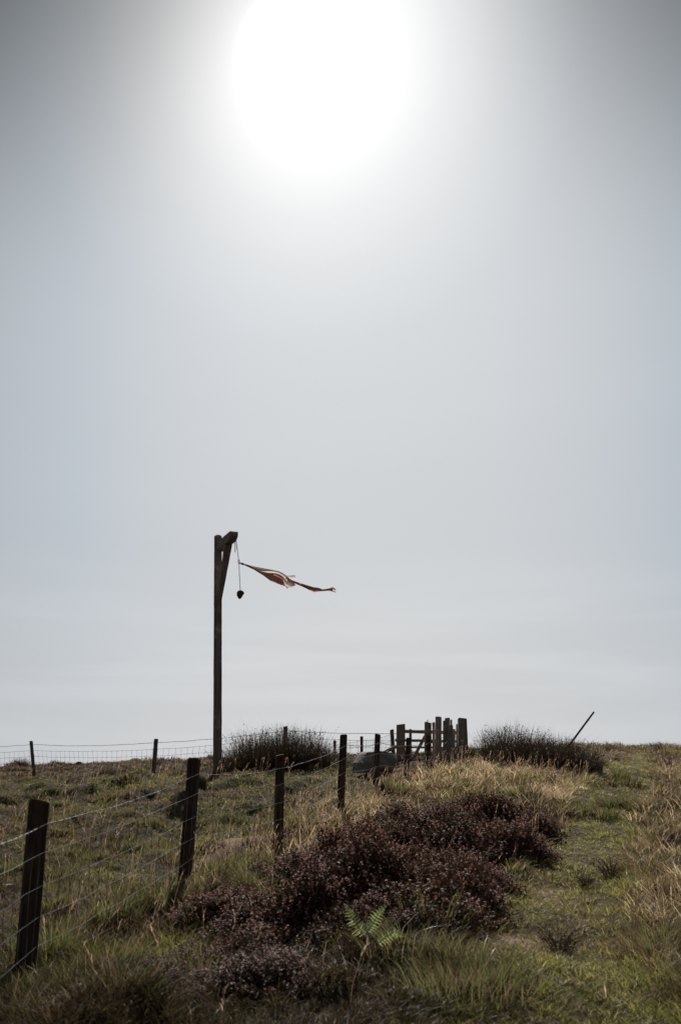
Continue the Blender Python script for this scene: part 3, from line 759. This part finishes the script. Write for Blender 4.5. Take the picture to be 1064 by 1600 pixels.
# ------------------------------------------------------------------ gate and its timber posts
def timber_post(px0, px1, top, d, label, base=1205, lean=0, thick=None, topk='worn', name='gate_post', w1=None, cat='post', group='timber posts around the gate'):
    c0 = at((px0 + px1) / 2 + lean, base, d); c1 = at((px0 + px1) / 2, top, d); w = (px1 - px0) / F * d
    m_ = MB(); g0 = h1(c0.x, c0.y)
    foot = Vector((c0.x, c0.y, min(g0, c0.z) - .3))
    m_.beam(foot, c1, w, thick or min(w, .2), (1, 0, 0), bevel=.014, seg=8, jit=.004, taper=((w1 or 1.04), 1), top=topk, seed=int(px0))
    o = m_.build(name, w_gate, None, Vector((c0.x, c0.y, g0)))
    tag(o, label, cat, group); return o
timber_post(619.5, 632.3, 1132.6, 24.0, 'square gate post at the left end of the timber gate')
timber_post(663.2, 673.2, 1129.5, 22.4, 'square post with a short spike on its top in front of the gate')
timber_post(675.2, 679.3, 1129.3, 22.9, 'narrow board post between the spiked post and the tallest post')
timber_post(680.2, 689.0, 1120.6, 22.7, 'tallest square post of the gate group')
timber_post(694.8, 702.2, 1122.5, 22.6, 'tall post in the middle of the thick cluster of posts')
timber_post(692.0, 699.5, 1127.0, 22.25, 'short stout post on the left front of the thick cluster of posts')
timber_post(698.6, 707.0, 1134.0, 22.2, 'wide low post on the right front of the thick cluster of posts')
timber_post(703.2, 706.2, 1125.2, 22.9, 'thin stake behind the thick cluster of posts')
timber_post(715.4, 728.2, 1123.0, 22.6, 'broad right hand post splaying out at its foot', w1=1.35, lean=1.5)
timber_post(712.2, 717.0, 1132.0, 22.9, 'shorter post fixed to the left of the broad right hand post')
# spike
s_ = MB(); a_ = at(667.6, 1129.5, 22.4); s_.tube([a_ - Vector((0, 0, .03)), a_ + Vector((.005, 0, .05)), at(668.3, 1124.2, 22.4)], [.014, .012, .004], 6)
tag(s_.build('iron_spike', iron_m, None, a_), 'small dark spike standing on top of a square post by the gate', 'spike')
# strut
m_ = MB(); m_.beam(at(598, 1177, 24.2), at(621, 1165.5, 24.0), .09, .08, (0, 1, 0), seed=3); m_.beam
tag(m_.build('bracing_strut', w_gate, None, at(598, 1177, 24.2)), 'slanting strut propping the left gate post above the boulder', 'strut')
# gate
go = empty('timber_gate', at(632, 1190, 23.6)); tag(go, 'low timber bar gate with five rails between square posts', 'gate')
dg0, dg1 = 23.9, 23.0
rails = [(1142.6, 1144.8, .075), (1156.3, 1158.6, .062), (1167.2, 1168.4, .045), (1178.5, 1179.5, .050), (1189, 1189.6, .055)]
for i, (ya, yb, hh) in enumerate(rails):
    m_ = MB(); a_ = at(617.5 if i == 1 else 630, ya, dg0); b_ = at(716, yb, dg1)
    m_.beam(a_, b_, .035, hh * 1.0, (0, 1, 0), bevel=.006, seg=10, jit=.003, seed=40 + i); m_.build('rail', w_gate, go, a_)
for px, dd in ((641, 23.75), (709, 23.05)):
    m_ = MB(); m_.beam(at(px, 1195, dd), at(px, 1139, dd), .06, .035, (1, 0, 0), bevel=.006, seed=px); m_.build('upright', w_gate, go, at(px, 1195, dd))
m_ = MB(); m_.beam(at(644, 1188, 23.7), at(664, 1150, 23.5), .07, .03, (1, 0, 0), bevel=.006, seed=9); m_.build('diagonal_brace', w_gate, go, at(644, 1188, 23.7))
m_ = MB(); m_.beam(at(667, 1153, 23.45), at(712, 1185, 23.0), .07, .03, (1, 0, 0), bevel=.006, seed=10); m_.build('diagonal_brace', w_gate, go, at(667, 1153, 23.45))

# ------------------------------------------------------------------ leaning pole
m_ = MB(); b_ = at(880, 1176, 20.2); t_ = at(927.5, 1112, 20.0)
m_.tube([b_ + (b_ - t_) * .15, b_, b_.lerp(t_, .35) + Vector((.004, 0, .003)), b_.lerp(t_, .7), t_], [.023, .022, .020, .019, .018], 10)
po = m_.build('leaning_pole', w_near, None, b_, True); tag(po, 'thin dark pole leaning right out of the rushes on the right bank', 'pole')
for f in (.35, .6, .8):
    m_ = MB(); c_ = b_.lerp(t_, f); dv = (t_ - b_).normalized() * .012; m_.tube([c_ - dv, c_ + dv], .0235, 10)
    m_.build('collar', wire_m, po, c_).location = Vector(c_) - b_
for ch in po.children: pass

# ------------------------------------------------------------------ gibbet
gb = at(341, 1206, 23.0); gtop = at(341, 839, 23.0)
gz_ = h1(gb.x, gb.y)
gi = empty('gibbet', (gb.x, gb.y, gz_)); tag(gi, 'tall dark wooden gibbet with braced arm standing by the rushes', 'gibbet')
m_ = MB(); m_.beam((gb.x, gb.y, gz_ - .5), gtop, .185, .185, (1, .12, 0), bevel=.014, seg=26, jit=.0025, taper=(1.05, .97), top='pyramid', seed=2)
m_.build('upright_post', w_gib, gi, (gb.x, gb.y, gz_))
a0 = gtop + Vector((.05, -.05, -.26)); ae = at(366.5, 836, 21.75)
arm_dir = (ae - a0).normalized()
m_ = MB()
# arm: square timber with a chamfered lower end
sidev = arm_dir.cross(Vector((0, 0, 1))).normalized(); upv = sidev.cross(arm_dir)
Lm = (ae - a0).length; hw = .085
prof = [(-.02, -.10), (Lm - .16, -.10), (Lm - .02, -.035), (Lm, .0), (Lm, .075), (Lm - .05, .10), (-.02, .10)]
vs = [a0 + arm_dir * a + upv * b + sidev * s_ for s_ in (-hw, hw) for a, b in prof]; k = len(prof)
fs = [tuple(range(k)), tuple(range(2 * k - 1, k - 1, -1))] + [(i, i + k, (i + 1) % k + k, (i + 1) % k) for i in range(k)]
m_.add(vs, fs); arm = m_.build('arm', w_gib, gi, a0)
m_ = MB(); bs_ = at(341.5, 950, 22.93); be = a0 + arm_dir * (Lm * .60) - upv * .09
m_.beam(bs_, be, .165, .15, sidev, bevel=.010, seg=10, jit=.002, seed=8, taper=(.45, 1)); m_.build('brace', w_gib, gi, bs_)
# bolt heads
for f in (.12, .3, .5, .7):
    m_ = MB(); c_ = Vector((gb.x, gb.y, gz_)).lerp(gtop, f); m_.tube([c_ + Vector((-.090, 0, 0)), c_ + Vector((-.104, 0, 0))], .012, 6); m_.build('bolt', iron_m, gi, c_)

# chain hanging from the arm
hang = at(368.2, 841, 21.9); ring_p = at(373.6, 877, 21.9); low = at(375.5, 921.5, 21.9)
def links(mb, p0, p1, ll=.034, wd=.020, th=.0036, wob=.002):
    n_ = max(2, int((p1 - p0).length / (ll * .78))); d_ = (p1 - p0).normalized()
    s1 = d_.cross(Vector((0, 1, 0))).normalized(); s2 = s1.cross(d_)
    for i in range(n_):
        c_ = p0.lerp(p1, (i + .5) / n_) + Vector((random.gauss(0, wob), 0, 0)); s = s1 if i % 2 else s2
        s = (s + (s2 if i % 2 else s1) * .35).normalized()
        ring = []
        for j in range(10):
            a = 2 * math.pi * j / 10; ring.append(c_ + d_ * math.cos(a) * ll * .5 + s * math.sin(a) * wd * .5)
        ring.append(ring[0]); mb.tube(ring, th, 5, False)
m_ = MB(); links(m_, hang + Vector((0, 0, .02)), ring_p); links(m_, ring_p, low)
ch = m_.build('hanging_chain', iron_m, None, hang); tag(ch, 'thin iron chain hanging from the end of the gibbet arm', 'chain')
m_ = MB(); rr0 = []
for j in range(15):
    a = 2 * math.pi * j / 14; rr0.append(ring_p + Vector((math.cos(a) * .022, 0, math.sin(a) * .045 - .01)))
m_.tube(rr0, .0065, 6, False); m_.build('shackle', wire_m, ch, ring_p).location = ring_p - hang
m_ = MB(); m_.tube([hang + Vector((-.03, 0, .05)), hang + Vector((-.028, 0, 0)), hang + Vector((0, 0, -.03)), hang + Vector((.028, 0, 0)), hang + Vector((.03, 0, .05))], .008, 6)
m_.build('staple', iron_m, ch, hang).location = (0, 0, 0)
m_ = MB(); links(m_, hang + Vector((-.015, -.01, 0)), at(367.4, 863, 21.88), .03, .016, .0045, .004); links(m_, hang + Vector((.01, -.01, 0)), at(370.2, 857, 21.88), .03, .016, .0035, .004)
m_.build('loose_end', iron_m, ch, hang).location = (0, 0, 0)

# carved head: skull shape in side view, face to the left
def head():
    import bmesh
    bm = bmesh.new(); bmesh.ops.create_icosphere(bm, subdivisions=4, radius=1)
    for v in bm.verts:
        x, y, z = v.co
        # face looks along -x; cranium deep to the back
        nx_ = x * 1.02 + (.14 if x > 0 else 0) * (1 - abs(z)); nz = z * .96; ny_ = y * .80
        if z < -.15:
            t_ = min(1, (-.15 - z) / .85)
            nx_ = (x * (1 - .22 * t_)) - .22 * t_; ny_ *= 1 - .2 * t_; nz = z * (1 + .42 * t_)
        # brow, eye sockets, nose, mouth, ears
        if x < -.3:
            for sy in (-.32, .32):
                d2 = ((y - sy) / .2) ** 2 + ((z + .02) / .17) ** 2; nx_ += .22 * math.exp(-d2)
            nx_ -= .10 * math.exp(-((z - .22) / .12) ** 2 - (y / .55) ** 2)
            nx_ -= .22 * math.exp(-((z + .26) / .16) ** 2 - (y / .14) ** 2)
            nx_ += .10 * math.exp(-((z + .60) / .05) ** 2 - (y / .3) ** 2)
            nx_ -= .08 * math.exp(-((z + .85) / .12) ** 2 - (y / .3) ** 2)
        if abs(y) > .6: ny_ += math.copysign(.14, y) * math.exp(-((x - .05) / .16) ** 2 - ((z + .12) / .25) ** 2)
        v.co = Vector((nx_ * .083, ny_ * .083, nz * .083))
    me_ = bpy.data.meshes.new('carved_head'); bm.to_mesh(me_); bm.free()
    for p_ in me_.polygons: p_.use_smooth = True
    o = place('carved_head', me_, w_near); o.location = at(375.6, 927.6, 21.9); o.rotation_euler = (0, R(-6), R(-25))
    tag(o, 'small dark carved wooden head dangling at the bottom of the chain', 'carved head')
head()

# ------------------------------------------------------------------ torn flag streaming to the right
def cloth(name, c, tr=.5):
    m_, t, b = mat(name, .9, .1); n, l = t.nodes, t.links
    tx = n.new('ShaderNodeTexNoise'); tx.inputs['Scale'].default_value = 14; tx.inputs['Detail'].default_value = 6
    tco = n.new('ShaderNodeTexCoord'); l.new(tco.outputs['Object'], tx.inputs['Vector'])
    r = n.new('ShaderNodeValToRGB'); r.color_ramp.elements[0].position = .3; r.color_ramp.elements[1].position = .7
    r.color_ramp.elements[0].color = tuple(v * .84 for v in c) + (1,); r.color_ramp.elements[1].color = tuple(c) + (1,)
    l.new(tx.outputs['Fac'], r.inputs[0]); l.new(r.outputs[0], b.inputs['Base Color'])
    tb = n.new('ShaderNodeBsdfTranslucent'); l.new(r.outputs[0], tb.inputs[0])
    mx = n.new('ShaderNodeMixShader'); mx.inputs[0].default_value = tr
    l.new(b.outputs[0], mx.inputs[1]); l.new(tb.outputs[0], mx.inputs[2]); l.new(mx.outputs[0], n['Material Output'].inputs[0])
    return m_
cW = cloth('flag_offwhite', (.74, .64, .57), .62); cD = cloth('flag_maroon', (.12, .06, .055), .32); cR = cloth('flag_red', (.50, .20, .13), .55)
def poly(pts_, xx): return np.interp(xx, [p_[0] for p_ in pts_], [p_[1] for p_ in pts_])
FD = 21.9
# edges in the photo's columns and rows, hung in the plane of the wind and folded in depth
top_e = [(374.5, 879.2), (379, 880.0), (396.5, 884.8), (421, 889.5), (436, 892.7), (444, 896.8), (450, 902), (456, 906.5), (462, 914)]
low_e = [(374.5, 880.6), (379, 881.8), (396.5, 889.8), (411, 899), (423.4, 908), (436, 912.8), (445, 916), (450, 918), (455.4, 917.8), (462, 914.6)]
mid_e = [(374.5, 880), (385, 882.4), (396, 887.6), (408, 893.6), (420, 896.0), (430, 896.6), (436, 899.5), (441, 903), (448, 913), (455, 916), (462, 914.3)]
def panel(name, e1, e2, x0, x1, nx_, ny_, fold, mats, pick_m, ph=0.0):
    xs = np.linspace(x0, x1, nx_); V = []
    for i, xx in enumerate(xs):
        a, b = poly(e1, xx), poly(e2, xx)
        for j in range(ny_ + 1):
            f = j / ny_; row = a + (b - a) * f
            amp = min(1, (xx - x0) / 20)
            dd = FD + fold[0] + fold[1] * f + amp * (.022 * math.sin(f * 7 + xx * .05 + ph) + .028 * math.sin(xx * .16 + f * 2 + ph))
            V.append(tuple(at(xx, row, dd)))
    Fq = [(i * (ny_ + 1) + j, (i + 1) * (ny_ + 1) + j, (i + 1) * (ny_ + 1) + j + 1, i * (ny_ + 1) + j + 1) for i in range(nx_ - 1) for j in range(ny_)]
    return V, Fq, [pick_m(xs[i], (j + .5) / ny_) for i in range(nx_ - 1) for j in range(ny_)]
fo = empty('torn_flag', ring_p); tag(fo, 'torn off white and maroon flag streaming right from the chain', 'flag')
def fpanel(name, *a, **k):
    V, Fq, mi = panel(name, *a, **k); me_ = bpy.data.meshes.new(name)
    me_.from_pydata([tuple(Vector(v) - ring_p) for v in V], [], Fq); me_.update()
    for m_ in (cW, cD, cR): me_.materials.append(m_)
    for p_, i in zip(me_.polygons, mi): p_.material_index = i; p_.use_smooth = True
    o = bpy.data.objects.new(name, me_); C.objects.link(o); o.parent = fo
    return o
# upper pale fold, and the dark lower fold hanging in front of it
fpanel('pale_panel', top_e, mid_e, 374.5, 462, 60, 8, (0, -.10), None, lambda x, f: 1 if x < 388 + 8 * f or (f < .10 and x > 415) else (2 if (431 < x < 441 and f > .74) else 0))
def pm(x, f):
    if x > 441 + 5 * f:
        return 2 if (f > .62 and (int(x * .45) + int(f * 7)) % 3 == 0) else 0
    if x > 427 and f < .22: return 2
    if x > 400 and .90 < f: return 2 if int(x / 9) % 2 else 1
    return 1
fpanel('dark_panel', mid_e, low_e, 374.5, 462, 60, 10, (-.10, .18), None, pm, ph=1.3)
tail_t = [(449, 902.5), (455, 905.8), (462.7, 908.8), (473, 912.2), (489.5, 917.3), (498, 918.3), (504, 921), (514, 919.4), (519.5, 917.3), (524.7, 920.4)]
tail_b = [(449, 906), (455, 909), (462.7, 912.6), (473, 916.8), (483, 921.8), (490.6, 925.2), (500, 923.9), (514.4, 922.9), (520, 924.3), (524.7, 926)]
fpanel('tail_strip', tail_t, tail_b, 449, 524.7, 50, 5, (-.02, .03), None, lambda x, f: 2 if ((x > 514 and f < .5) or (484 < x < 497 and f > .75) or (466 < x < 470 and f < .5)) else (0 if x > 519 and f > .4 and f < .8 else 1), ph=.7)
fl_t = [(447, 899.3), (453, 899.6), (460.6, 898.9), (462, 900.5)]; fl_b = [(447, 901.5), (452, 903.0), (456, 905.8), (462, 902.4)]
fpanel('torn_flap', fl_t, fl_b, 447, 462, 14, 4, (.03, 0), None, lambda x, f: 0 if f > .3 else 1, ph=2)
fpanel('torn_tatter', [(446.5, 915), (449.8, 918)], [(446.5, 916.5), (449.8, 920.3)], 446.5, 449.8, 5, 2, (0, 0), None, lambda x, f: 1)
kn = MB(); kn.tube([at(373.6, 879.5, FD), at(376, 880.1, FD), at(379, 880.9, FD), at(381.5, 881.8, FD)], [.012, .016, .028, .02], 8); kn.build('knot', cD, fo, ring_p)

# ------------------------------------------------------------------ stones
def stone_mat(name, c1, c2):
    m_, t, b = mat(name, .85, .3); n, l = t.nodes, t.links
    tco = n.new('ShaderNodeTexCoord'); tx = n.new('ShaderNodeTexNoise'); tx.inputs['Scale'].default_value = 7; tx.inputs['Detail'].default_value = 10; tx.inputs['Roughness'].default_value = .7
    l.new(tco.outputs['Object'], tx.inputs['Vector'])
    r = n.new('ShaderNodeValToRGB'); r.color_ramp.elements[0].position = .35; r.color_ramp.elements[1].position = .68
    r.color_ramp.elements[0].color = c1 + (1,); r.color_ramp.elements[1].color = c2 + (1,)
    l.new(tx.outputs['Fac'], r.inputs[0]); l.new(r.outputs[0], b.inputs['Base Color'])
    bp = n.new('ShaderNodeBump'); bp.inputs['Strength'].default_value = .8; bp.inputs['Distance'].default_value = .02
    l.new(tx.outputs['Fac'], bp.inputs['Height']); l.new(bp.outputs[0], b.inputs['Normal'])
    return m_
st_m = stone_mat('grey_gritstone', (.10, .097, .096), (.32, .32, .325))
def stone(px, d, w, dp, h, name, label, seed, cham=.3, cat='boulder', dz=0):
    import bmesh
    x = X(px, d); z = h1(x, d)
    bm = bmesh.new(); bmesh.ops.create_cube(bm, size=2); bmesh.ops.subdivide_edges(bm, edges=bm.edges[:], cuts=9, use_grid_fill=True)
    for v in bm.verts:
        c = v.co; u = (c.z + 1) / 2; k_ = 1.04 - .05 * u
        if u > .5: k_ -= (u - .5) / .5 * cham
        L2 = math.hypot(c.x, c.y); 
        rnd = 1 - .13 * max(0, L2 - 1.0)
        nz = (fbm(np.array([c.x * 1.7 + seed]), np.array([c.y * 1.7 + c.z]), seed, 3)[0] - .5) * .16
        v.co = Vector((c.x * k_ * rnd * w / 2 * (1 + nz), c.y * k_ * rnd * dp / 2 * (1 + nz), (u * (1 - .06 * c.x * c.x) * 1.15 - .15) * h * (1 + nz * .4)))
    bmesh.ops.bevel(bm, geom=[e for e in bm.edges if e.calc_face_angle(0) > .45], offset=.015, segments=1, affect='EDGES')
    me_ = bpy.data.meshes.new(name); bm.to_mesh(me_); bm.free()
    o = place(name, me_, st_m, None, (x, d, z + dz)); o.rotation_euler.z = .1 * seed
    tag(o, label, cat)
stone(587.5, 20.2, .76, .7, .36, 'boulder', 'grey flat topped boulder with sloping shoulders behind the fence', 3, .27)
stone(117, 42, .28, .25, .22, 'boulder', 'small pale stone on the left skyline between two fence posts', 5, .35)
stone(20, 9.4, .16, .12, .06, 'stone', 'small stone half buried in the grass left of the nearest fence post', 8, .3, 'stone')

# ------------------------------------------------------------------ bracken frond
fm = leaf_mat('bracken_leaf', .5, .5, .4); fern_x = X(585, 5.75)
fe = empty('bracken_fern', (fern_x, 5.75, h1(fern_x, 5.75))); tag(fe, 'bright green bracken fern growing in front of the heather', 'fern')
def frond(pts_px, d, dark=1.0, nleaf=17, ll=.075, dd=0.05):
    nleaf = int(nleaf * .75)
    pl = [at(a, b, d + dd * i) for i, (a, b) in enumerate(pts_px)]
    n_ = nleaf * 2; V, Fc, Tn = [], [], []
    def P_(f):
        q_ = f * (len(pl) - 1); i0 = min(int(q_), len(pl) - 2); return pl[i0].lerp(pl[i0 + 1], q_ - i0)
    m_ = MB(); m_.tube([P_(i / 12) for i in range(13)], [.0022 * (1 - .7 * i / 12) for i in range(13)], 5)
    stem = [P_(0), Vector((fe.location.x + random.uniform(-.02, .02), fe.location.y, fe.location.z))]
    m_.tube([stem[1], stem[1].lerp(stem[0], .5) + Vector((0, 0, .01)), stem[0]], .0022, 5)
    for i in range(nleaf):
        f = (i + .6) / nleaf; c = P_(f); tg = (P_(min(1, f + .03)) - P_(max(0, f - .03))).normalized()
        for sgn in (-1, 1):
            sd = tg.cross(Vector((.15, -1, .25))).normalized() * sgn
            ln = ll * math.sin(math.pi * min(.96, .28 + f * .72)) * random.uniform(.8, 1.1)
            dv = (sd + tg * .45 + Vector((0, random.uniform(-.3, .3), random.uniform(-.25, .05)))).normalized()
            nr = dv.cross(Vector((0, -1, .3))).normalized()
            for k_ in range(7):     # pinnules along each leaflet
                g = (k_ + .5) / 7; cc = c + dv * ln * g + Vector((0, 0, -.12 * ln * g * g)); wl = .0055 * (1 - g * .8)
                for s2 in (-1, 1):
                    e = cc + nr * s2 * wl + dv * .003
                    b0 = len(V); V += [cc - dv * .0032, e - dv * .0015, e + dv * .003, cc + dv * .0032]; Fc.append((b0, b0 + 1, b0 + 2, b0 + 3))
            m_.tube([c, c + dv * ln], .0009, 3)
    o = m_.build('stalk', fm_s, fe)
    lf = MB(); lf.v = [tuple(v) for v in V]; lf.f = Fc
    return lf.build('frond', fm_g if dark > .7 else fm_d, fe)
fm_g = leaf_mat('bracken_green', .5, .5, .4, False, (.42, .50, .20), 1.4); fm_d = leaf_mat('bracken_dull', .4, .5, .2, False, (.22, .22, .11), 1.2); fm_s = leaf_mat('bracken_stalk', .1, .5, .4, False, (.16, .13, .05))
frond([(572, 1458), (560, 1449), (549, 1433), (541, 1415)], 5.7, 1, 17, .046)
frond([(574, 1456), (582, 1444), (590, 1428), (602, 1414)], 5.8, .8, 15, .040)
frond([(590, 1474), (602, 1464), (616, 1456), (631, 1462)], 5.65, 1, 14, .036)
frond([(578, 1460), (592, 1450), (604, 1440), (612, 1436)], 5.9, .5, 14, .040)
# bleached bent stalks round the fern
n_ = 60; x = fern_x + rng.normal(0, .28, n_); y = 5.75 + .5 * rng.random(n_)
V, q, tr, T = blades(np.stack([x, y, H(x, y)], 1), .12 + .2 * rng.random(n_), .0028 + 0 * x, rng.random(n_) * 6.28, rng.random(n_) * 6.28, .5 + .9 * rng.random(n_), pick(n_, (.4, .33, .24), (.3, .23, .16), (.45, .40, .32)))
tag(place('dead_stalks', mesh_np('dead_stalks', V, q, tr, T), leaf_mat('bleached_stalk', .35, .4, .5)), 'pale dead grass stalks bending around the green fern', 'grass', kind='stuff')
